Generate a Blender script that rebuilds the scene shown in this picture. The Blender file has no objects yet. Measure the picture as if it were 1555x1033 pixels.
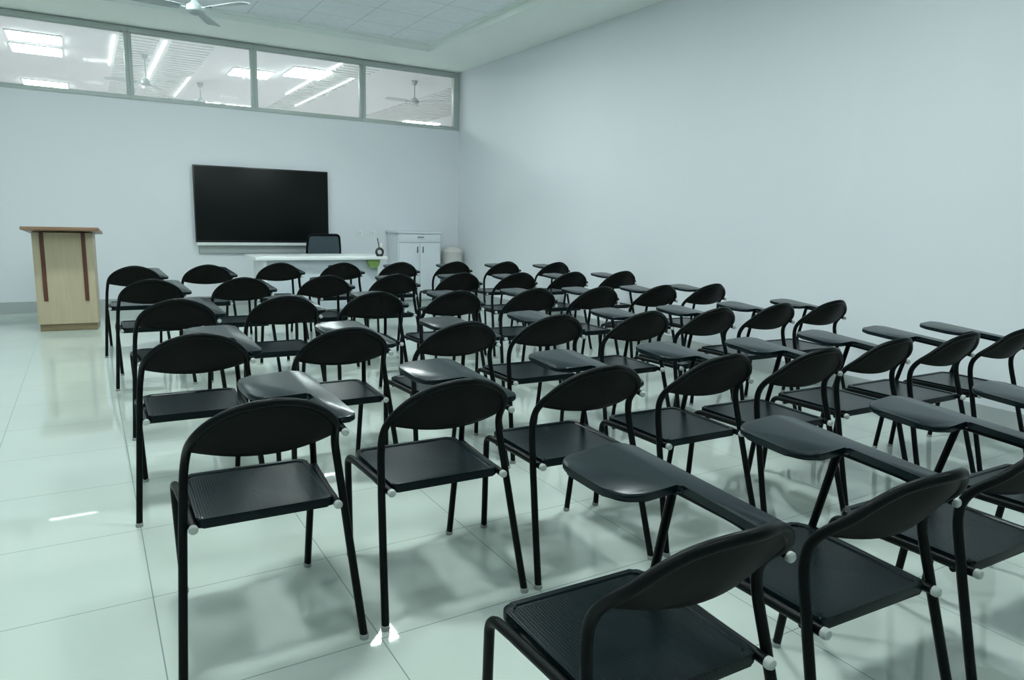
import bpy, bmesh, math, random
from mathutils import Vector, Matrix
random.seed(4)
SC = bpy.context.scene
COL = SC.collection
PI = math.pi

# ------------------------------------------------------------------ materials
def pm(name, color, rough=0.5, metal=0.0, vary=0.04, scale=6.0, bump=0.0, bscale=60.0, spec=0.5, coat=0.0,
       stretch=(1, 1, 1), emis=None, estr=0.0):
    m = bpy.data.materials.new(name); m.use_nodes = True
    nt = m.node_tree; b = nt.nodes['Principled BSDF']
    tc = nt.nodes.new('ShaderNodeTexCoord'); mp = nt.nodes.new('ShaderNodeMapping')
    mp.inputs['Scale'].default_value = stretch
    nt.links.new(tc.outputs['Object'], mp.inputs['Vector'])
    nz = nt.nodes.new('ShaderNodeTexNoise'); nz.inputs['Scale'].default_value = scale; nz.inputs['Detail'].default_value = 3
    nt.links.new(mp.outputs['Vector'], nz.inputs['Vector'])
    rp = nt.nodes.new('ShaderNodeValToRGB')
    c0 = [max(0, c * (1 - vary)) for c in color]; c1 = [min(1, c * (1 + vary)) for c in color]
    rp.color_ramp.elements[0].color = (*c0, 1); rp.color_ramp.elements[1].color = (*c1, 1)
    rp.color_ramp.elements[0].position = 0.3; rp.color_ramp.elements[1].position = 0.7
    nt.links.new(nz.outputs['Fac'], rp.inputs['Fac']); nt.links.new(rp.outputs['Color'], b.inputs['Base Color'])
    b.inputs['Roughness'].default_value = rough; b.inputs['Metallic'].default_value = metal
    b.inputs['Specular IOR Level'].default_value = spec
    b.inputs['Coat Weight'].default_value = coat
    if bump:
        n2 = nt.nodes.new('ShaderNodeTexNoise'); n2.inputs['Scale'].default_value = bscale
        nt.links.new(mp.outputs['Vector'], n2.inputs['Vector'])
        bp = nt.nodes.new('ShaderNodeBump'); bp.inputs['Strength'].default_value = bump; bp.inputs['Distance'].default_value = 0.003
        nt.links.new(n2.outputs['Fac'], bp.inputs['Height']); nt.links.new(bp.outputs['Normal'], b.inputs['Normal'])
    if emis:
        b.inputs['Emission Color'].default_value = (*emis, 1); b.inputs['Emission Strength'].default_value = estr
    return m

def grid_mask(nt, ox, oy, cell, half):
    """1 on the joints of a square grid in object space"""
    tc = nt.nodes.new('ShaderNodeTexCoord'); sp = nt.nodes.new('ShaderNodeSeparateXYZ')
    nt.links.new(tc.outputs['Object'], sp.inputs[0])
    outs = []
    for ax, o in (('X', ox), ('Y', oy)):
        a = nt.nodes.new('ShaderNodeMath'); a.operation = 'SUBTRACT'; a.inputs[1].default_value = o
        nt.links.new(sp.outputs[ax], a.inputs[0])
        d = nt.nodes.new('ShaderNodeMath'); d.operation = 'DIVIDE'; d.inputs[1].default_value = cell
        nt.links.new(a.outputs[0], d.inputs[0])
        p = nt.nodes.new('ShaderNodeMath'); p.operation = 'PINGPONG'; p.inputs[1].default_value = 0.5
        nt.links.new(d.outputs[0], p.inputs[0])
        l = nt.nodes.new('ShaderNodeMath'); l.operation = 'LESS_THAN'; l.inputs[1].default_value = half / cell
        nt.links.new(p.outputs[0], l.inputs[0]); outs.append(l)
    mx = nt.nodes.new('ShaderNodeMath'); mx.operation = 'MAXIMUM'
    nt.links.new(outs[0].outputs[0], mx.inputs[0]); nt.links.new(outs[1].outputs[0], mx.inputs[1])
    return mx.outputs[0], tc

def tile_mat(name, base, joint, ox, oy, cell, half, rough, vary=0.03, nscale=1.2, jrough=0.6, spec=0.5):
    m = bpy.data.materials.new(name); m.use_nodes = True
    nt = m.node_tree; b = nt.nodes['Principled BSDF']
    mask, tc = grid_mask(nt, ox, oy, cell, half)
    nz = nt.nodes.new('ShaderNodeTexNoise'); nz.inputs['Scale'].default_value = nscale; nz.inputs['Detail'].default_value = 6
    nz.inputs['Distortion'].default_value = 1.2
    nt.links.new(tc.outputs['Object'], nz.inputs['Vector'])
    rp = nt.nodes.new('ShaderNodeValToRGB')
    rp.color_ramp.elements[0].color = (*[c * (1 - vary) for c in base], 1); rp.color_ramp.elements[0].position = .35
    rp.color_ramp.elements[1].color = (*[min(1, c * (1 + vary)) for c in base], 1); rp.color_ramp.elements[1].position = .65
    nt.links.new(nz.outputs['Fac'], rp.inputs['Fac'])
    mix = nt.nodes.new('ShaderNodeMix'); mix.data_type = 'RGBA'
    nt.links.new(mask, mix.inputs['Factor']); nt.links.new(rp.outputs['Color'], mix.inputs['A'])
    mix.inputs['B'].default_value = (*joint, 1)
    nt.links.new(mix.outputs['Result'], b.inputs['Base Color'])
    mr = nt.nodes.new('ShaderNodeMapRange'); mr.inputs['To Min'].default_value = rough; mr.inputs['To Max'].default_value = jrough
    nt.links.new(mask, mr.inputs['Value']); nt.links.new(mr.outputs[0], b.inputs['Roughness'])
    b.inputs['Specular IOR Level'].default_value = spec
    return m

def glass_mat():
    m = bpy.data.materials.new('window_glass'); m.use_nodes = True
    nt = m.node_tree; nt.nodes.remove(nt.nodes['Principled BSDF'])
    out = nt.nodes['Material Output']
    tr = nt.nodes.new('ShaderNodeBsdfTransparent'); tr.inputs[0].default_value = (.93, .97, .95, 1)
    gl = nt.nodes.new('ShaderNodeBsdfGlossy'); gl.inputs['Roughness'].default_value = 0.01
    nz = nt.nodes.new('ShaderNodeTexNoise'); nz.inputs['Scale'].default_value = 1.5
    bp = nt.nodes.new('ShaderNodeBump'); bp.inputs['Strength'].default_value = 0.02
    nt.links.new(nz.outputs['Fac'], bp.inputs['Height']); nt.links.new(bp.outputs['Normal'], gl.inputs['Normal'])
    fr = nt.nodes.new('ShaderNodeFresnel'); fr.inputs['IOR'].default_value = 1.10
    mx = nt.nodes.new('ShaderNodeMixShader')
    nt.links.new(fr.outputs[0], mx.inputs[0]); nt.links.new(tr.outputs[0], mx.inputs[1]); nt.links.new(gl.outputs[0], mx.inputs[2])
    nt.links.new(mx.outputs[0], out.inputs['Surface'])
    return m

def wood_mat(name, c0, c1, rough=0.45, axis_scale=(9, 9, 0.7)):
    m = bpy.data.materials.new(name); m.use_nodes = True
    nt = m.node_tree; b = nt.nodes['Principled BSDF']
    tc = nt.nodes.new('ShaderNodeTexCoord'); mp = nt.nodes.new('ShaderNodeMapping'); mp.inputs['Scale'].default_value = axis_scale
    nt.links.new(tc.outputs['Object'], mp.inputs['Vector'])
    nz = nt.nodes.new('ShaderNodeTexNoise'); nz.inputs['Scale'].default_value = 2.2; nz.inputs['Detail'].default_value = 8; nz.inputs['Distortion'].default_value = 0.8
    nt.links.new(mp.outputs['Vector'], nz.inputs['Vector'])
    rp = nt.nodes.new('ShaderNodeValToRGB')
    rp.color_ramp.elements[0].color = (*c0, 1); rp.color_ramp.elements[0].position = .3
    rp.color_ramp.elements[1].color = (*c1, 1); rp.color_ramp.elements[1].position = .7
    nt.links.new(nz.outputs['Fac'], rp.inputs['Fac']); nt.links.new(rp.outputs['Color'], b.inputs['Base Color'])
    b.inputs['Roughness'].default_value = rough
    return m

def seat_mat():
    m = pm('seat_plastic', (.0045, .0100, .0120), rough=.24, vary=.1, scale=4, spec=.13)
    nt = m.node_tree; b = nt.nodes['Principled BSDF']
    tc = nt.nodes.new('ShaderNodeTexCoord'); wv = nt.nodes.new('ShaderNodeTexWave'); wv.bands_direction = 'X'
    wv.inputs['Scale'].default_value = 40; wv.inputs['Distortion'].default_value = .08
    nt.links.new(tc.outputs['Object'], wv.inputs['Vector'])
    bp = nt.nodes.new('ShaderNodeBump'); bp.inputs['Strength'].default_value = .18; bp.inputs['Distance'].default_value = .0008
    nt.links.new(wv.outputs['Fac'], bp.inputs['Height']); nt.links.new(bp.outputs['Normal'], b.inputs['Normal'])
    return m

def emit(name, col, s):
    m = bpy.data.materials.new(name); m.use_nodes = True
    nt = m.node_tree; nt.nodes.remove(nt.nodes['Principled BSDF'])
    e = nt.nodes.new('ShaderNodeEmission'); e.inputs[0].default_value = (*col, 1); e.inputs[1].default_value = s
    nt.links.new(e.outputs[0], nt.nodes['Material Output'].inputs['Surface'])
    return m

LC = (.87, 1.0, .985)       # colour of the tubes in this room
HC = (.93, 1.0, 1.0)       # colour of the tubes in the hall behind
WALL = pm('wall_paint', (.765, .782, .825), rough=.6, vary=.008, scale=.8, bump=.04, bscale=90, spec=.3)
CEILP = pm('ceiling_paint', (.90, .95, .91), rough=.75, vary=.01, scale=1, spec=.2)
CEILT = tile_mat('ceiling_tile', (.88, .92, .96), (.64, .68, .72), 4.22, 9.38, .6, .005, .8, vary=.03, nscale=14, jrough=.8, spec=.2)
FLOOR = tile_mat('floor_tile', (.535, .60, .55), (.18, .21, .20), .1147, 1.929, .6, .0018, .028, vary=.018, nscale=1.1)
SKIRT = pm('skirting_tile', (.42, .45, .45), rough=.25, vary=.05, scale=2)
ALU = pm('window_aluminium', (.47, .52, .50), rough=.4, vary=.03)
GLASS = glass_mat()
TUBE = pm('black_steel_tube', (.0025, .0045, .0045), rough=.38, vary=.1, scale=15, spec=.12)
SEAT = seat_mat()
BACK = pm('backrest_plastic', (.0038, .0042, .0042), rough=.55, vary=.08, scale=8, spec=.13)
TAB = pm('tablet_plastic', (.0025, .0095, .0130), rough=.23, vary=.06, scale=5, bump=.01, bscale=350, spec=.31)
CAPM = pm('white_plastic_cap', (.45, .48, .46), rough=.4, vary=.05)
GLIDE = pm('grey_glide', (.30, .32, .31), rough=.4, vary=.05)
WOOD = wood_mat('light_wood', (.45, .375, .25), (.51, .435, .305))
DWOOD = wood_mat('red_brown_wood', (.085, .026, .016), (.13, .045, .026), .35)
TOPW = wood_mat('lectern_top_wood', (.22, .12, .07), (.30, .18, .11), .35, (.8, 9, 9))
PLW = wood_mat('plinth_wood', (.20, .15, .085), (.26, .20, .12), .4, (.8, 9, 9))
WHITE = pm('white_laminate', (.80, .83, .83), rough=.35, vary=.01)
PANELW = pm('desk_panel_grey', (.56, .61, .66), rough=.4, vary=.01)
ORN = pm('dark_glaze', (.02, .025, .022), rough=.25)
CABW = pm('cabinet_white', (.70, .74, .79), rough=.35, vary=.01)
DARKG = pm('dark_grey_metal', (.10, .12, .13), rough=.35, vary=.05, metal=.3)
SCREEN = pm('screen_glass', (.0035, .006, .0055), rough=.42, vary=.03, spec=.19)
BEZEL = pm('screen_bezel', (.010, .013, .014), rough=.35, vary=.05)
MESHB = pm('chair_mesh_fabric', (.05, .075, .09), rough=.8, vary=.2, scale=60, bump=.2, bscale=300)
GREEN = pm('green_fabric', (.14, .24, .06), rough=.6, vary=.15, scale=20)
BEIGE = pm('beige_plastic', (.64, .625, .60), rough=.5, vary=.03)
FANW = pm('fan_enamel', (.42, .48, .49), rough=.35, vary=.03)
FAND = pm('fan_grey', (.52, .56, .56), rough=.4, vary=.03)
HALLC = pm('hall_ceiling_paint', (.80, .79, .80), rough=.7, vary=.02, scale=.6)
HALLR = pm('hall_rib', (.86, .87, .85), rough=.5, vary=.02)
PANEL = emit('led_panel', LC, 53.0)
PANEL_BOOST = emit('led_panel_boosted', LC, 168.0)  # same lamp with output raised to lift the back wall and deepen chair shadows
HPANEL = emit('hall_led_panel', HC, 36.0)
HSTRIP = emit('hall_strip', HC, 3.0)

# ------------------------------------------------------------------ mesh helpers
def link(name, me, mat, parent=None):
    o = bpy.data.objects.new(name, me); COL.objects.link(o)
    if mat: me.materials.append(mat)
    if parent: o.parent = parent
    return o

def obj(name, bm, mat, parent=None, smooth=True, angle=35):
    me = bpy.data.meshes.new(name)
    bmesh.ops.recalc_face_normals(bm, faces=bm.faces)
    if smooth:
        for f in bm.faces: f.smooth = True
        for e in bm.edges:
            if len(e.link_faces) == 2 and e.calc_face_angle(0) > math.radians(angle): e.smooth = False
    bm.to_mesh(me); bm.free()
    return link(name, me, mat, parent)

def add_box(bm, x0, x1, y0, y1, z0, z1, bev=0.0, seg=2):
    vs = [bm.verts.new((x, y, z)) for x in (x0, x1) for y in (y0, y1) for z in (z0, z1)]
    F = [(0, 1, 3, 2), (4, 6, 7, 5), (0, 4, 5, 1), (2, 3, 7, 6), (0, 2, 6, 4), (1, 5, 7, 3)]
    fs = [bm.faces.new([vs[i] for i in f]) for f in F]
    if bev:
        es = {e for f in fs for e in f.edges}
        bmesh.ops.bevel(bm, geom=list(es), offset=bev, segments=seg, affect='EDGES', profile=.5)

def box(name, mat, x0, x1, y0, y1, z0, z1, parent=None, bev=0.0, seg=2):
    bm = bmesh.new(); add_box(bm, x0, x1, y0, y1, z0, z1, bev, seg)
    return obj(name, bm, mat, parent)

def fillet(pts, rads, n=6):
    out = [Vector(pts[0])]
    for i in range(1, len(pts) - 1):
        a, b, c = Vector(pts[i - 1]), Vector(pts[i]), Vector(pts[i + 1])
        r = rads[i - 1] if isinstance(rads, (list, tuple)) else rads
        r = min(r, (a - b).length * .49, (c - b).length * .49)
        if r <= 1e-5: out.append(b); continue
        p, q = b + (a - b).normalized() * r, b + (c - b).normalized() * r
        for k in range(n + 1):
            t = k / n
            out.append(p * (1 - t) ** 2 + b * 2 * t * (1 - t) + q * t * t)
    out.append(Vector(pts[-1]))
    return out

def add_tube(bm, path, r, n=10, closed_ends=True):
    path = [Vector(p) for p in path]
    rs = r if isinstance(r, (list, tuple)) else [r] * len(path)
    t0 = (path[1] - path[0]).normalized()
    up = Vector((0, 0, 1)) if abs(t0.z) < .9 else Vector((0, 1, 0))
    nrm = (up - t0 * up.dot(t0)).normalized()
    rings = []
    for i, p in enumerate(path):
        if i == 0: t = t0
        elif i == len(path) - 1: t = (path[i] - path[i - 1]).normalized()
        else: t = ((path[i + 1] - path[i]).normalized() + (path[i] - path[i - 1]).normalized()).normalized()
        nrm = (nrm - t * nrm.dot(t)).normalized(); bn = t.cross(nrm)
        rings.append([bm.verts.new(p + (nrm * math.cos(2 * PI * k / n) + bn * math.sin(2 * PI * k / n)) * rs[i]) for k in range(n)])
    for a, b in zip(rings, rings[1:]):
        for k in range(n):
            bm.faces.new((a[k], a[(k + 1) % n], b[(k + 1) % n], b[k]))
    if closed_ends:
        bm.faces.new(rings[0][::-1]); bm.faces.new(rings[-1])

def tube(name, path, r, mat, parent=None, n=10):
    bm = bmesh.new(); add_tube(bm, path, r, n); return obj(name, bm, mat, parent, angle=50)

def add_lathe(bm, prof, c=(0, 0, 0), n=20, axis='Z'):
    rings = []
    for r, z in prof:
        ring = []
        for k in range(n):
            a = 2 * PI * k / n
            v = (r * math.cos(a), r * math.sin(a), z)
            if axis == 'Y': v = (v[0], z, v[1])
            ring.append(bm.verts.new(Vector(v) + Vector(c)))
        rings.append(ring)
    for a, b in zip(rings, rings[1:]):
        for k in range(n): bm.faces.new((a[k], a[(k + 1) % n], b[(k + 1) % n], b[k]))
    bm.faces.new(rings[0][::-1]); bm.faces.new(rings[-1])

def add_prism(bm, outline, z0f, th, bev=0.0, seg=3):
    """outline of (x,y), underside at z0f(x,y), thickness th"""
    lo = [bm.verts.new((x, y, z0f(x, y))) for x, y in outline]
    hi = [bm.verts.new((x, y, z0f(x, y) + th)) for x, y in outline]
    n = len(outline)
    fl = bm.faces.new(lo[::-1]); fh = bm.faces.new(hi)
    for i in range(n): bm.faces.new((lo[i], lo[(i + 1) % n], hi[(i + 1) % n], hi[i]))
    if bev:
        es = list({e for f in (fl, fh) for e in f.edges})
        bmesh.ops.bevel(bm, geom=es, offset=bev, segments=seg, affect='EDGES', profile=.5)

def round_outline(pts, rads, n=8):
    out = []
    N = len(pts)
    for i in range(N):
        a, b, c = Vector(pts[i - 1]), Vector(pts[i]), Vector(pts[(i + 1) % N])
        r = min(rads[i], (a - b).length * .48, (c - b).length * .48)
        p, q = b + (a - b).normalized() * r, b + (c - b).normalized() * r
        for k in range(n + 1):
            t = k / n
            v = p * (1 - t) ** 2 + b * 2 * t * (1 - t) + q * t * t
            out.append((v.x, v.y))
    return out

def thing(name, label, cat, loc=(0, 0, 0), rz=0.0, group=None):
    o = bpy.data.objects.new(name, None); COL.objects.link(o)
    o.location = loc; o.rotation_euler = (0, 0, rz); o.empty_display_size = .1
    o['label'] = label; o['category'] = cat
    if group: o['group'] = group
    return o

def tag(o, label, cat, group=None):
    o['label'] = label; o['category'] = cat
    if group: o['group'] = group
    return o

def struct(o):
    o['kind'] = 'structure'; return o

def dup(root, loc, rz, label, group=None):
    r = root.copy(); COL.objects.link(r); r.location = loc; r.rotation_euler = (0, 0, rz); r['label'] = label
    if group: r['group'] = group
    for ch in list(root.children):
        c = ch.copy(); COL.objects.link(c); c.parent = r
        for g in list(ch.children):
            d = g.copy(); COL.objects.link(d); d.parent = c
    return r

# ------------------------------------------------------------------ the room
XR, YB, XL, YF = 5.20, 10.42, -4.6, -3.2      # right wall, back wall, unseen left and near walls
ZS, ZI = 3.54, 3.64                            # perimeter ceiling, recessed ceiling
SILL, HEAD = 2.66, 3.54
struct(box('floor', FLOOR, XL - .2, XR + .2, YF - .2, YB + .2, -.1, 0))
struct(box('wall_right', WALL, XR, XR + .2, YF - .2, YB + .2, 0, 3.9))
WALLG = pm('dim_wall_paint', (.66, .70, .72), rough=.7)
struct(box('wall_left', WALLG, XL - .2, XL, YF - .2, YB + .2, 0, 3.9))
struct(box('wall_near', WALLG, XL, XR, YF - .2, YF, 0, 3.9))
bm = bmesh.new()
add_box(bm, XL, XR, YB, YB + .2, 0, SILL)
add_box(bm, XL, XR, YB, YB + .2, HEAD, 3.9)
struct(obj('wall_back', bm, WALL))
# perimeter band of the ceiling with its step, one mesh
IX0, IX1, IY0, IY1 = XL + 1.0, 4.22, YF + 1.0, 9.38
bm = bmesh.new()
add_box(bm, IX1, XR, YF, YB, ZS, 3.86)
add_box(bm, XL, IX0, YF, YB, ZS, 3.86)
add_box(bm, IX0, IX1, IY1, YB, ZS, 3.86)
add_box(bm, IX0, IX1, YF, IY0, ZS, 3.86)
struct(obj('ceiling', bm, CEILP))
struct(box('ceiling_2', CEILT, IX0, IX1, IY0, IY1, ZI, ZI + .05))
# small cornice lip round the recess
bm = bmesh.new()
lip = .035
add_box(bm, IX1 - lip, IX1, IY0, IY1, ZI - .03, ZI)
add_box(bm, IX0, IX0 + lip, IY0, IY1, ZI - .03, ZI)
add_box(bm, IX0 + lip, IX1 - lip, IY1 - lip, IY1, ZI - .03, ZI)
add_box(bm, IX0 + lip, IX1 - lip, IY0, IY0 + lip, ZI - .03, ZI)
struct(obj('trim_1', bm, CEILP))
struct(box('baseboard_back', SKIRT, XL, XR - .012, YB - .012, YB, 0, .14))
struct(box('baseboard_right', SKIRT, XR - .012, XR, YF, YB, 0, .14))
struct(box('baseboard_left', SKIRT, XL, XL + .012, YF, YB - .012, 0, .14))

# clerestory windows in the back wall: one frame with its pane per bay
mull = [-3.91, -2.41, -.91, .59, 2.09, 3.62, 5.145]
for i, (a, b) in enumerate(zip(mull, mull[1:])):
    x0, x1 = a + .0005, (b - .0005 if b < 5 else XR)
    jl, jr = .042, (.042 if b < 5 else .10)
    bm = bmesh.new()
    y0, y1 = YB - .012, YB + .07
    add_box(bm, x0, x1, y0, y1, SILL, SILL + .045, .004)
    add_box(bm, x0, x1, y0, y1, HEAD - .075, HEAD - .012, .004)
    add_box(bm, x0, x0 + jl, y0, y1, SILL + .045, HEAD - .075, .004)
    add_box(bm, x1 - jr, x1, y0, y1, SILL + .045, HEAD - .075, .004)
    # thin inner bead round the glass
    add_box(bm, x0 + jl, x1 - jr, y0 + .02, y1 - .02, SILL + .045, SILL + .055)
    add_box(bm, x0 + jl, x1 - jr, y0 + .02, y1 - .02, HEAD - .085, HEAD - .075)
    w = struct(obj('window_%d' % (i + 1), bm, ALU))
    box('pane', GLASS, x0 + jl - .004, x1 - jr + .004, YB + .03, YB + .036, SILL + .05, HEAD - .08, w)

# ------------------------------------------------------------------ the lit hall behind the windows
HZ = 3.87
struct(box('ceiling_3', HALLC, -6, 14, YB + .2, 27, HZ, HZ + .1))
struct(box('floor_2', HALLC, -6, 14, YB + .2, 27, -.1, 0))
struct(box('wall_hall_far', HALLC, -6, 14, 27, 27.2, 0, HZ))
struct(box('wall_hall_left', HALLC, -6.2, -6, YB + .2, 27, 0, HZ))
struct(box('wall_hall_right', HALLC, 14, 14.2, YB + .2, 27, 0, HZ))
ribn = 0
for k, (xa, xb) in enumerate([(.62, 1.15), (1.32, 1.95), (4.05, 4.7), (6.5, 8.2)]):
    bm = bmesh.new()
    y = 12.0
    while y < 19.5:
        add_box(bm, xa, xb, y, y + .09, HZ - .016, HZ + .001)
        y += .22
    o = struct(obj('trim_%d' % (k + 2), bm, HALLR))
def hall_light(x0, x1, y0, y1, label):
    t = thing('ceiling_light', label, 'ceiling light', ((x0 + x1) / 2, (y0 + y1) / 2, HZ - .03), 0, 'lights on the hall ceiling behind the windows')
    hx, hy = (x1 - x0) / 2, (y1 - y0) / 2
    bm = bmesh.new()
    add_box(bm, -hx - .02, hx + .02, -hy - .02, hy + .02, .012, .03, .004)
    obj('housing', bm, WHITE, t)
    box('diffuser', HPANEL, -hx, hx, -hy, hy, 0, .012, t)
    return t
hall_light(-.84, -.15, 13.35, 13.95, 'bright ceiling light seen through leftmost window, nearer bar of the pair')
hall_light(-.86, -.17, 14.35, 15.0, 'bright ceiling light seen through leftmost window, farther bar of the pair')
hall_light(-.93, -.15, 18.2, 18.95, 'ceiling light glowing low along the bottom of the leftmost window')
hall_light(2.5, 3.2, 14.1, 14.8, 'ceiling light cut by the mullion between the second and third windows')
hall_light(3.38, 4.05, 13.3, 14.2, 'large bright ceiling light behind the third window from the left')
hall_light(2.35, 2.98, 18.9, 19.7, 'ceiling light low in the second window, left of two')
hall_light(3.12, 3.72, 18.9, 19.7, 'ceiling light low in the second window, right of two')
hall_light(7.7, 8.7, 18.6, 19.5, 'ceiling light glowing low in the rightmost window')
for sw, x, y0, y1, lab in ((.013, .55, 12.7, 15.3, 'slim light strip slanting down the right part of the leftmost window'),
                       (.016, 1.24, 12.6, 17.6, 'long slim light strip slanting across the second window'),
                       (.012, 1.93, 15.6, 18.4, 'short slim light strip low in the middle of the second window'),
                       (.010, 3.95, 12.4, 16.4, 'slim light strip crossing the large light in the third window'),
                       (.008, 4.55, 13.6, 18.0, 'faint slim light strip low in the third window')):
    o = box('strip_light', HSTRIP, -sw, sw, -(y1 - y0) / 2, (y1 - y0) / 2, -.015, .015)
    o.location = (x, (y0 + y1) / 2, HZ - .015)
    tag(o, lab, 'strip light', 'slim light strips on the hall ceiling')

# ------------------------------------------------------------------ ceiling fans
def blade_bm(ang, L0=.14, L1=.62):
    bm = bmesh.new()
    pts = []
    N = 10
    for i in range(N + 1):
        s = i / N; x = L0 + (L1 - L0) * s
        w = .05 + .022 * math.sin(min(1, s * 1.25) * PI / 2)
        if s > .93: w *= .8
        tw = math.radians(14 - 6 * s)
        pts.append((x, w, tw))
    c, s_ = math.cos(ang), math.sin(ang)
    top, bot = [], []
    for x, w, tw in pts:
        row_t, row_b = [], []
        for e in (-1, 0, 1):
            yy = e * w * math.cos(tw); zz = e * w * math.sin(tw) + (.004 if e == 0 else 0)
            X, Y = c * x - s_ * yy, s_ * x + c * yy
            row_t.append(bm.verts.new((X, Y, zz + .003))); row_b.append(bm.verts.new((X, Y, zz - .003)))
        top.append(row_t); bot.append(row_b)
    for i in range(N):
        for j in range(2):
            bm.faces.new((top[i][j], top[i + 1][j], top[i + 1][j + 1], top[i][j + 1]))
            bm.faces.new((bot[i][j + 1], bot[i + 1][j + 1], bot[i + 1][j], bot[i][j]))
        bm.faces.new((top[i][0], bot[i][0], bot[i + 1][0], top[i + 1][0]))
        bm.faces.new((top[i][2], top[i + 1][2], bot[i + 1][2], bot[i][2]))
    bm.faces.new([*top[0], *bot[0][::-1]]); bm.faces.new([*top[-1][::-1], *bot[-1]])
    # bracket arm
    bm2 = bm
    a = Vector((c * .07, s_ * .07, 0)); b = Vector((c * .2, s_ * .2, -.004))
    add_tube(bm2, [a, b], .009, 6)
    return bm
def make_fan(label, loc, zc, mat, group=None):
    t = thing('ceiling_fan', label, 'ceiling fan', loc, 0, group)
    bm = bmesh.new(); add_lathe(bm, [(.03, -.055), (.06, -.045), (.082, -.025), (.086, .0), (.078, .025), (.045, .05), (.03, .075)], n=24)
    obj('motor', bm, mat, t)
    h = zc - loc[2]
    bm = bmesh.new(); add_lathe(bm, [(.0105, .07), (.0105, h - .06)], n=10); obj('down_rod', bm, mat, t)
    bm = bmesh.new(); add_lathe(bm, [(.02, h - .09), (.045, h - .06), (.062, h - .012), (.062, h - .0005)], n=20); obj('canopy', bm, mat, t)
    for k in range(3): obj('blade', blade_bm(math.radians(66 + 120 * k)), mat, t)
    return t
make_fan('pale three-blade ceiling fan cut off at the top edge of the picture', (1.035, 7.76, 3.215), ZI, FANW)
# its twins in the hall
make_fan('grey ceiling fan hanging in the hall behind the second window', (1.03, 13.9, 3.40), HZ, FAND)
for lab, loc in (('grey ceiling fan seen as a thin rod low in the second window', (2.2, 16.3, 3.5)),
                 ('grey ceiling fan seen as a thin rod in the rightmost window', (5.62, 13.2, 3.48))):
    make_fan(lab, loc, HZ, FAND)

# ------------------------------------------------------------------ lamps of this room plus an added left column (set in the recessed ceiling)
n = 0
for j, y in enumerate((7.3, 4.9, 2.5, .1)):
    for i, x in enumerate((2.7, .3, -2.4)):  # leftmost column is added out of view to brighten back wall and ceiling
        t = thing('panel_light', 'square panel light in the room ceiling, %s light of %s' % (
            ('right', 'middle', 'added left')[i], ('row nearest screen', 'second row from screen', 'third row from screen', 'row above camera')[j]),
            'ceiling light', (x, y, ZI - .02), 0, 'panel lights in the room ceiling')
        bm = bmesh.new()
        for a in ((-.18, .18, -.165, -.150), (-.18, .18, .150, .165), (-.18, -.165, -.150, .150), (.165, .18, -.150, .150)):
            add_box(bm, *a, -.004, .019, .002)
        obj('frame', bm, WHITE, t)
        box('diffuser', PANEL_BOOST if j in (0, 2) and i < 2 else PANEL, -.164, .164, -.149, .149, .0, .012, t)

# ------------------------------------------------------------------ tablet-arm chair
R_ = .0128
SHD, PA, PB, APX = (.217, .146, .597), (.192, .062, .704), (.111, .012, .772), (0, -.029, .802)
def spline(P, n):
    Q = [P[0] * 2 - P[1]] + P + [P[-1] * 2 - P[-2]]; out = []
    for i in range(1, len(Q) - 2):
        a, b, c, d = Q[i - 1:i + 3]
        for k in range(n):
            t = k / n
            out.append(.5 * (2 * b + (c - a) * t + (2 * a - 5 * b + 4 * c - d) * t * t + (3 * b - a - 3 * c + d) * t ** 3))
    out.append(Q[-2].copy()); return out
def mir(p, s): return Vector((p[0] * s, p[1], p[2]))
HOOP = spline([mir((.2325, .112, .415), -1), mir(SHD, -1), mir(PA, -1), mir(PB, -1), Vector(APX), mir(PB, 1), mir(PA, 1), mir(SHD, 1), mir((.2325, .112, .415), 1)], 8)
def arch_at(x):
    for p, q in zip(HOOP[8:-8], HOOP[9:-8]):
        if p.x <= x <= q.x and q.x > p.x: return p.lerp(q, (x - p.x) / (q.x - p.x))
    return HOOP[8] if x < 0 else HOOP[-9]
TABZ, SLOPE = .682, .10
def tab_z(x, y): return TABZ + SLOPE * (y - .18)
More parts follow.
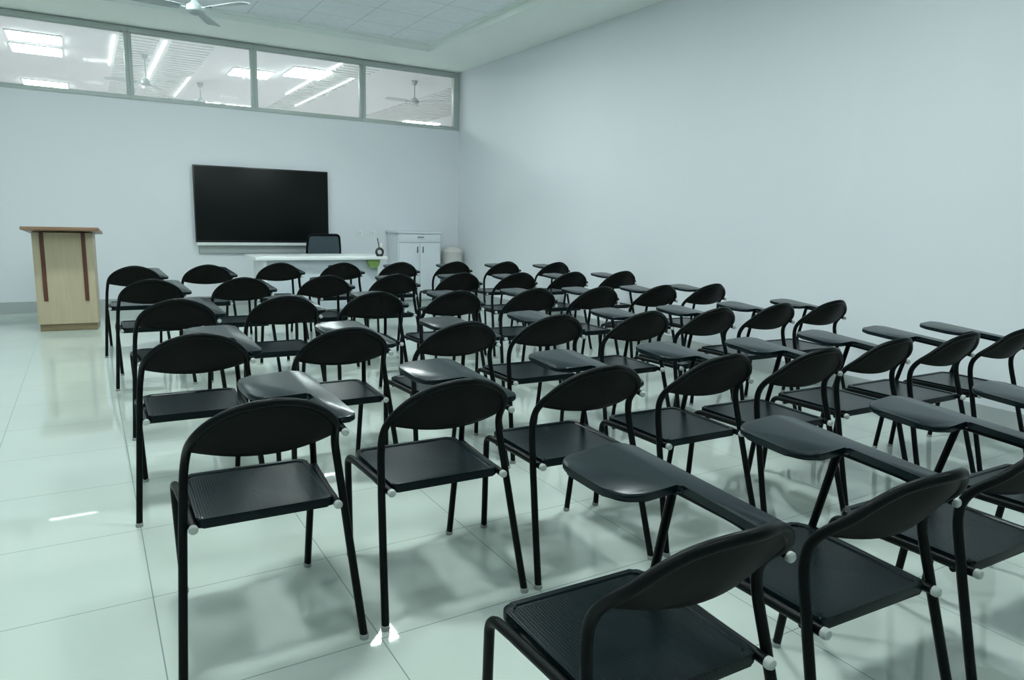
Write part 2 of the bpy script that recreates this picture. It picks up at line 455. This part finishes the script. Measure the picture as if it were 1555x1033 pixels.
def make_chair(label, loc, rz):
    t = thing('tablet_chair', label, 'chair', loc, rz, 'tablet-arm chairs in rows')
    # bent back frame: both uprights and the arch
    tube('back_frame', HOOP, R_, TUBE, t, 10)
    for s in (-1, 1):
        lg = tube('leg', [(s * .2325, .112, .415), (s * .246, .058, .21), (s * .2595, .0015, .006)], R_, TUBE, t)
        bm = bmesh.new(); add_lathe(bm, [(.0142, 0), (.0150, .008), (.0142, .016)], (s * .2597, .0005, 0), 12)
        obj('foot_glide', bm, GLIDE, lg)
    for s in (-1, 1):
        p = fillet([(s * .212, .543, .006), (s * .229, .502, .424), (s * .222, .42, .424)], [.06], 8)
        lg = tube('leg', p, R_, TUBE, t)
        bm = bmesh.new(); add_lathe(bm, [(.0142, 0), (.0150, .008), (.0142, .016)], (s * .212, .544, 0), 12)
        obj('foot_glide', bm, GLIDE, lg)
        rl = tube('seat_rail', [(s * .222, .421, .424), (s * .212, .25, .424), (s * .2075, .094, .424)], R_, TUBE, t)
        bm = bmesh.new()
        add_lathe(bm, [(.0129, .006), (.0136, .002), (.0136, -.004), (.011, -.010), (.005, -.012)], (s * .2072, .086, .424), 14, 'Y')
        obj('end_cap', bm, CAPM, rl)['label'] = 'white plastic end cap'
    tube('cross_bar', [(-.205, .15, .408), (.205, .15, .408)], .010, TUBE, t, 8)
    tube('cross_bar', [(-.215, .44, .408), (.215, .44, .408)], .010, TUBE, t, 8)
    # seat: slab with a raised rim and a rolled rear edge
    bm = bmesh.new()
    ol = round_outline([(-.196, .106), (.196, .106), (.204, .505), (-.204, .505)], [.018, .018, .03, .03], 5)
    add_prism(bm, ol, lambda x, y: .413, .030, .007, 3)
    top = max(bm.faces, key=lambda f: f.calc_center_median().z * 10 + f.calc_area())
    ins = bmesh.ops.inset_region(bm, faces=[top], thickness=.016, depth=0)
    ins = bmesh.ops.inset_region(bm, faces=[top], thickness=.004, depth=-.004)
    # gentle dish in the pan
    r = bmesh.ops.poke(bm, faces=[top])
    for v in r['verts']: v.co.z -= .003
    obj('seat', bm, SEAT, t, angle=28)
    # curved backrest panel filling the arch
    bm = bmesh.new(); NX, NV = 24, 8; front, rear = [], []
    for i in range(NX + 1):
        t_ = PI * (i / NX); x = -.212 * math.cos(t_)
        top_ = arch_at(x) + Vector((0, .002, -.002)); u = 1 - (x / .217) ** 2
        lo = Vector((x, .128 - .041 * u, .646 - .028 * u))
        if lo.z > top_.z: lo.z = top_.z - .001 ; lo.y = top_.y
        fr, re = [], []
        for j in range(NV + 1):
            v = j / NV
            p = lo.lerp(top_, v); p.y -= .014 * math.sin(PI * v) * u
            fr.append(bm.verts.new(p + Vector((0, .0045, 0)))); re.append(bm.verts.new(p - Vector((0, .0045, 0))))
        front.append(fr); rear.append(re)
    for i in range(NX):
        for j in range(NV):
            bm.faces.new((front[i][j], front[i][j + 1], front[i + 1][j + 1], front[i + 1][j]))
            bm.faces.new((rear[i][j], rear[i + 1][j], rear[i + 1][j + 1], rear[i][j + 1]))
        bm.faces.new((front[i][0], front[i + 1][0], rear[i + 1][0], rear[i][0]))
        bm.faces.new((front[i][NV], rear[i][NV], rear[i + 1][NV], front[i + 1][NV]))
    for i in (0, NX):
        for j in range(NV): bm.faces.new((front[i][j], rear[i][j], rear[i][j + 1], front[i][j + 1]))
    bmesh.ops.remove_doubles(bm, verts=bm.verts, dist=.0003)
    obj('backrest', bm, BACK, t, angle=60)
    # writing tablet: narrow arm widening to a pad on the inner side
    P = [(.284, .118), (.228, .620), (-.020, .588), (.010, .345), (.190, .362), (.212, .112)]
    bm = bmesh.new()
    # order anticlockwise: rear outer -> front outer -> front inner -> pad rear inner -> inner corner -> rear inner
    ol = round_outline(P, [.034, .055, .075, .115, .012, .034], 8)
    add_prism(bm, ol, tab_z, .020, .006, 3)
    tb = obj('writing_tablet', bm, TAB, t, angle=40)
    tb['label'] = 'dark grey moulded writing tablet'
    # tube that carries the tablet: rises from the front of the seat rail and runs back under the arm
    zz = lambda y: tab_z(0, y) - .004; ZE = -.010
    p = fillet([(.228, .475, .420), (.199, .392, zz(.392)), (.225, .22, zz(.22)), (.231, .082, zz(.082) + ZE)], [.022, .03], 6)
    sp = tube('tablet_support', p, .0115, TUBE, t)
    bm = bmesh.new()
    add_lathe(bm, [(.0113, .006), (.0119, .002), (.0119, -.004), (.008, -.008)], (.231, .079, zz(.079) + ZE), 14, 'Y')
    obj('end_cap', bm, CAPM, sp)['label'] = 'white plastic end cap'
    bm = bmesh.new(); add_tube(bm, [(.209, .112, .648), (.233, .13, zz(.13) + ZE * .7)], .009, 8)
    obj('tablet_bracket', bm, TUBE, t)
    return t

poses = {
 'A': [(.948, .767, -2.4), (1.56, .764, -3.6), (2.17, .745, -2.5), (2.78, .72, -2)],
 'B': [(.409, 1.964, -2.5), (1.003, 1.962, -2.4), (1.578, 1.939, -3.4), (2.17, 1.912, -2.2), (2.681, 1.843, -2.9), (3.275, 1.869, -2.3), (3.811, 1.824, -1.3), (4.36, 1.80, -1.5)],
 'C': [(.370, 3.159, -2.2), (.997, 3.086, -1.3), (1.588, 3.063, -.2), (2.173, 3.113, -2.2), (2.775, 3.054, -1.4), (3.328, 3.032, -.9), (3.935, 3.056, -1.8), (4.501, 3.048, -2.5)],
 'D': [(.422, 4.425, -1.1), (1.03, 4.405, -1.7), (1.64, 4.469, -1.7), (2.204, 4.379, -1.6), (2.847, 4.371, -1.7), (3.424, 4.327, -2.1), (4.037, 4.296, -1.5), (4.587, 4.264, -1.5)],
 'E': [(.381, 5.722, -1.3), (1.017, 5.723, -1.9), (1.684, 5.766, -1.8), (2.303, 5.78, -1.6), (2.947, 5.784, -1.8), (3.511, 5.686, -2), (4.106, 5.648, -1.4), (4.729, 5.628, -1.5)],
 'F': [(.341, 7.058, -1.6), (.955, 7.121, -1.9), (1.654, 7.286, -2.1), (2.277, 7.215, -2), (2.924, 7.223, -2), (3.589, 7.217, -2.2), (4.223, 7.153, -2.1), (4.82, 6.963, -1.4)],
}
ordn = ['first', 'second', 'third', 'fourth', 'fifth', 'sixth', 'seventh', 'last']
rown = {'A': 'nearest row', 'B': 'second row from the camera', 'C': 'third row from the camera', 'D': 'fourth row from the camera',
        'E': 'fifth row from the camera', 'F': 'farthest row by the screen'}
proto = None
for rw, L in poses.items():
    for i, (x, y, a) in enumerate(L):
        if rw != 'A' and i == 7: lab = 'black tablet-arm chair by the right wall, last in the %s' % rown[rw]
        elif rw != 'A' and i == 0: lab = 'black tablet-arm chair at the aisle, leftmost of the %s' % rown[rw]
        elif rw == 'A' and i == 3: lab = 'black tablet-arm chair cut by the right picture edge, its tablet showing'
        elif rw == 'A' and i == 0: lab = 'black tablet-arm chair lowest in the picture, leftmost of the nearest row'
        else: lab = 'black tablet-arm chair, %s from the left in the %s' % (ordn[i], rown[rw])
        if proto is None: proto = make_chair(lab, (x, y, 0), math.radians(a + 1.0))
        else: dup(proto, (x, y, 0), math.radians(a + 1.0), lab)

# ------------------------------------------------------------------ lectern
t = thing('lectern', 'light wooden lectern with two dark red-brown strips, by the left wall end', 'lectern', (-.208, 9.0, 0), math.radians(-4))
t['label'] = 'light wooden lectern with two red-brown strips standing left of the screen'
box('plinth', PLW, -.262, .262, -.20, .22, 0, .075, t, .004)
bm = bmesh.new()
# body tapers slightly outwards at the foot, leaning front
v = [(-.272, -.215, .075), (.272, -.215, .075), (.272, .23, .075), (-.272, .23, .075), (-.272, -.20, 1.04), (.272, -.20, 1.04), (.272, .21, 1.04), (-.272, .21, 1.04)]
vs = [bm.verts.new(p) for p in v]
for f in ((0, 3, 2, 1), (4, 5, 6, 7), (0, 1, 5, 4), (1, 2, 6, 5), (2, 3, 7, 6), (3, 0, 4, 7)): bm.faces.new([vs[i] for i in f])
bmesh.ops.bevel(bm, geom=list(bm.edges), offset=.004, segments=2, affect='EDGES')
obj('body', bm, WOOD, t)
for s in (-1, 1):
    bm = bmesh.new()
    x = s * .186
    pts = [(x - .019, -.222, .32), (x + .019, -.222, .32), (x + .019, -.203, .32), (x - .019, -.203, .32)]
    lo = [bm.verts.new(p) for p in pts]; hi = [bm.verts.new((p[0], p[1] + .012, 1.04)) for p in pts]
    bm.faces.new(lo[::-1]); bm.faces.new(hi)
    for i in range(4): bm.faces.new((lo[i], lo[(i + 1) % 4], hi[(i + 1) % 4], hi[i]))
    bmesh.ops.bevel(bm, geom=list(bm.edges), offset=.003, segments=2, affect='EDGES')
    obj('strip', bm, DWOOD, t)['label'] = 'dark red-brown wooden strip'
bm = bmesh.new(); add_box(bm, -.335, .345, -.43, .27, 0, .032, .005)
bmesh.ops.rotate(bm, verts=bm.verts, cent=(0, 0, 0), matrix=Matrix.Rotation(math.radians(-5), 3, 'X'))
bmesh.ops.translate(bm, verts=bm.verts, vec=(0, 0, 1.034))
obj('top', bm, TOPW, t)

# ------------------------------------------------------------------ interactive screen on the back wall with its white tray
t = thing('wall_screen', 'large switched-off black flat screen mounted on the back wall', 'screen', (2.155, YB, .88))
box('casing', BEZEL, -.90, .90, -.075, -.02, 0, 1.02, t, .006)
box('wall_mount', DARKG, -.5, .5, -.021, -.0005, .25, .8, t)
box('display', SCREEN, -.885, .885, -.078, -.0745, .03, 1.005, t, .001)
t = thing('screen_tray', 'long narrow white tray on the wall under the black screen', 'tray', (2.155, YB, .73))
bm = bmesh.new()
add_box(bm, -.89, .86, -.10, -.001, .11, .135, .004)
add_box(bm, -.89, .86, -.10, -.092, .135, .15, .003)
obj('shelf', bm, WHITE, t)
box('tray_shade', SKIRT, -.86, .82, -.04, -.001, .0, .11, t, .003)  # grey slab standing in for the shade below the tray

# ------------------------------------------------------------------ teacher's desk
t = thing('teacher_desk', 'long white teacher desk standing in front of the wall screen', 'desk', (2.6, 9.0, 0))
box('desk_top', WHITE, -.90, .76, -.25, .45, .735, .775, t, .006)
box('front_panel', PANELW, -.78, .66, -.16, -.14, .10, .735, t, .003)
for s in (-1, 1):
    box('side_panel', WHITE, s * .72 - .06 - .02, s * .72 - .06 + .02, -.19, .40, .0, .735, t, .004)
box('drawer_unit', WHITE, .26, .63, -.10, .38, .12, .7, t, .004)
# green pouch hooked under the right end of the desk
bm = bmesh.new()
ol = [(-.085, .0), (-.08, -.045), (-.055, -.09), (-.015, -.108), (.03, -.105), (.062, -.08), (.078, -.04), (.082, .0)]
lo = [bm.verts.new((x, -.012 - .012 * (1 - (x / .09) ** 2), z)) for x, z in ol]; hi = [bm.verts.new((x, .012, z)) for x, z in ol]
bm.faces.new(lo[::-1]); bm.faces.new(hi)
for i in range(len(ol)): bm.faces.new((lo[i], lo[(i + 1) % len(ol)], hi[(i + 1) % len(ol)], hi[i]))
o = obj('pouch', bm, GREEN); o.location = (3.175, 8.78, .733)
tag(o, 'small rounded green pouch hanging under the right end of the desk top', 'pouch')
# dark ring-shaped ornament with a thin stem, on the desk end
t = thing('desk_ornament', 'small dark ring-shaped ornament with thin stem on right end of white desk', 'ornament', (3.275, 8.83, .775))
bm = bmesh.new()
add_tube(bm, [(.045 * math.cos(a), 0, .055 + .045 * math.sin(a)) for a in [2 * PI * k / 20 for k in range(21)]], .016, 8, False)
obj('ring', bm, ORN, t)
tube('stem', [(-.006, 0, .10), (-.016, 0, .17), (-.030, 0, .235)], .006, ORN, t, 8)
bm = bmesh.new(); add_lathe(bm, [(.02, 0), (.045, 0), (.045, .012), (.02, .016)], n=16); obj('base', bm, ORN, t)
bm = bmesh.new(); add_lathe(bm, [(.008, .105), (.02, .115), (.022, .15), (.01, .175)], (.03, .01, 0), 10); obj('bud', bm, BEIGE, t)

# ------------------------------------------------------------------ office chair behind the desk
t = thing('office_chair', 'black mesh-backed office chair behind the white desk', 'office chair', (2.83, 9.86, 0))
bm = bmesh.new(); add_tube(bm, fillet([(-.23, -.005, .62), (-.235, -.02, .80), (-.215, -.045, 1.015), (.215, -.045, 1.015), (.235, -.02, .80), (.23, -.005, .62), (-.23, -.005, .62)], [.05, .05, .05, .05, .04], 5), .016, 8)
obj('back_frame', bm, TUBE, t)
bm = bmesh.new()
add_prism(bm, round_outline([(-.225, .60), (.225, .60), (.215, 1.01), (-.215, 1.01)], [.02] * 4, 4), lambda x, y: 0, .006)
bmesh.ops.rotate(bm, verts=bm.verts, cent=(0, 0, 0), matrix=Matrix.Rotation(math.radians(90), 3, 'X'))
for v_ in bm.verts: v_.co.y -= .012 + .06 * max(0, v_.co.z - .6)
obj('backrest', bm, MESHB, t)
bm = bmesh.new(); add_box(bm, -.24, .24, -.03, .42, .45, .52, .03, 3); obj('seat', bm, MESHB, t)
bm = bmesh.new(); add_lathe(bm, [(.028, .09), (.028, .25), (.018, .26), (.018, .45)], (0, .18, 0), 14); obj('gas_lift', bm, TUBE, t)
bm = bmesh.new(); add_tube(bm, fillet([(0, .25, .44), (0, -.06, .44), (0, .01, .66)], [.06], 6), .014, 8); obj('back_stem', bm, TUBE, t)
for k in range(5):
    a = 2 * PI * k / 5 + .3; c, s = math.cos(a), math.sin(a)
    lg = tube('leg', [(c * .02, .18 + s * .02, .10), (c * .28, .18 + s * .28, .07)], [.02, .013], TUBE, t, 8)
    bm = bmesh.new(); add_lathe(bm, [(.027, -.015), (.03, 0), (.027, .015)], (c * .28, .18 + s * .28, .03), 14, 'Y'); obj('caster', bm, TUBE, lg)

# ------------------------------------------------------------------ white cabinet in the corner
t = thing('cabinet', 'white cabinet with one drawer and two doors in the corner', 'cabinet', (4.33, 9.93, 0))
box('body', CABW, -.355, .335, .0, .46, .04, 1.045, t, .003)
box('plinth', SKIRT, -.34, .32, .02, .44, 0, .04, t)
box('cabinet_top', CABW, -.375, .35, -.03, .475, 1.045, 1.075, t, .004)
d = box('drawer', CABW, -.345, .325, -.018, -.0005, .915, 1.035, t, .003)
box('handle', DARKG, -.055, .045, -.034, -.018, .985, .997, d, .003)
for s in (-1, 1):
    xa, xb = (-.345, -.012) if s < 0 else (-.008, .325)
    d = box('door', CABW, xa, xb, -.018, -.0005, .06, .905, t, .003)
    hx = -.055 if s < 0 else .035
    box('handle', DARKG, hx - .006, hx + .006, -.036, -.018, .76, .85, d, .003)
# beige bin beside it
t = thing('waste_bin', 'pale beige rounded bin on a low stand between cabinet and right wall', 'bin', (4.965, 10.12, 0))
t['label'] = 'pale beige rounded bin between the white cabinet and the right wall'
bm = bmesh.new(); add_lathe(bm, [(.125, 0), (.14, .01), (.165, .74), (.168, .75), (.15, .75)], n=28); obj('bucket', bm, BEIGE, t)
bm = bmesh.new(); add_lathe(bm, [(.174, .75), (.174, .775), (.155, .80), (.09, .835), (.03, .845)], n=28); obj('lid', bm, BEIGE, t)

# wall sockets
for x, lab in ((3.55, 'white wall socket, left one of two above the desk end'), (3.75, 'white wall socket, right one of two above the desk end')):
    t = thing('wall_socket', lab, 'socket', (x, YB, .985), 0, 'sockets on the back wall')
    box('plate', WHITE, -.043, .043, -.010, -.0005, -.001, .085, t, .003)
    bm = bmesh.new()
    for a, b in ((-.012, .05), (.012, .05), (0, .03)): add_box(bm, a - .003, a + .003, -.0108, -.0098, b - .007, b + .007)
    obj('pin_holes', bm, DARKG, t)

# ------------------------------------------------------------------ world, camera, view
w = bpy.data.worlds.new('world'); SC.world = w; w.use_nodes = True
bg = w.node_tree.nodes['Background']; bg.inputs[0].default_value = (.75, .9, .9, 1); bg.inputs[1].default_value = .15

yaw, pitch, roll = .543559873, -.172444523, .0273362076
F_ = Vector((math.sin(yaw) * math.cos(pitch), math.cos(yaw) * math.cos(pitch), math.sin(pitch)))
Rt = Vector((math.cos(yaw), -math.sin(yaw), 0)); U = Rt.cross(F_)
R2 = Rt * math.cos(roll) + U * math.sin(roll); U2 = -Rt * math.sin(roll) + U * math.cos(roll)
cam = bpy.data.cameras.new('camera'); co = bpy.data.objects.new('camera', cam); COL.objects.link(co)
m = Matrix.Identity(4)
for i in range(3):
    m[i][0] = R2[i]; m[i][1] = U2[i]; m[i][2] = -F_[i]
m[2][3] = 1.32011
co.matrix_world = m
cam.sensor_fit = 'HORIZONTAL'; cam.sensor_width = 36; cam.lens = 1066.936 / 1555 * 36
cam.clip_start = .05; cam.clip_end = 100
SC.camera = co
vs_ = SC.view_settings
vs_.view_transform = 'Standard'; vs_.look = 'None'; vs_.gamma = 1; vs_.exposure = 0.0; vs_.use_curve_mapping = False
SC.cycles.max_bounces = 10; SC.cycles.diffuse_bounces = 6; SC.cycles.glossy_bounces = 4; SC.cycles.transparent_max_bounces = 8
SC.cycles.sample_clamp_indirect = 6
SC.cycles.use_denoising = True
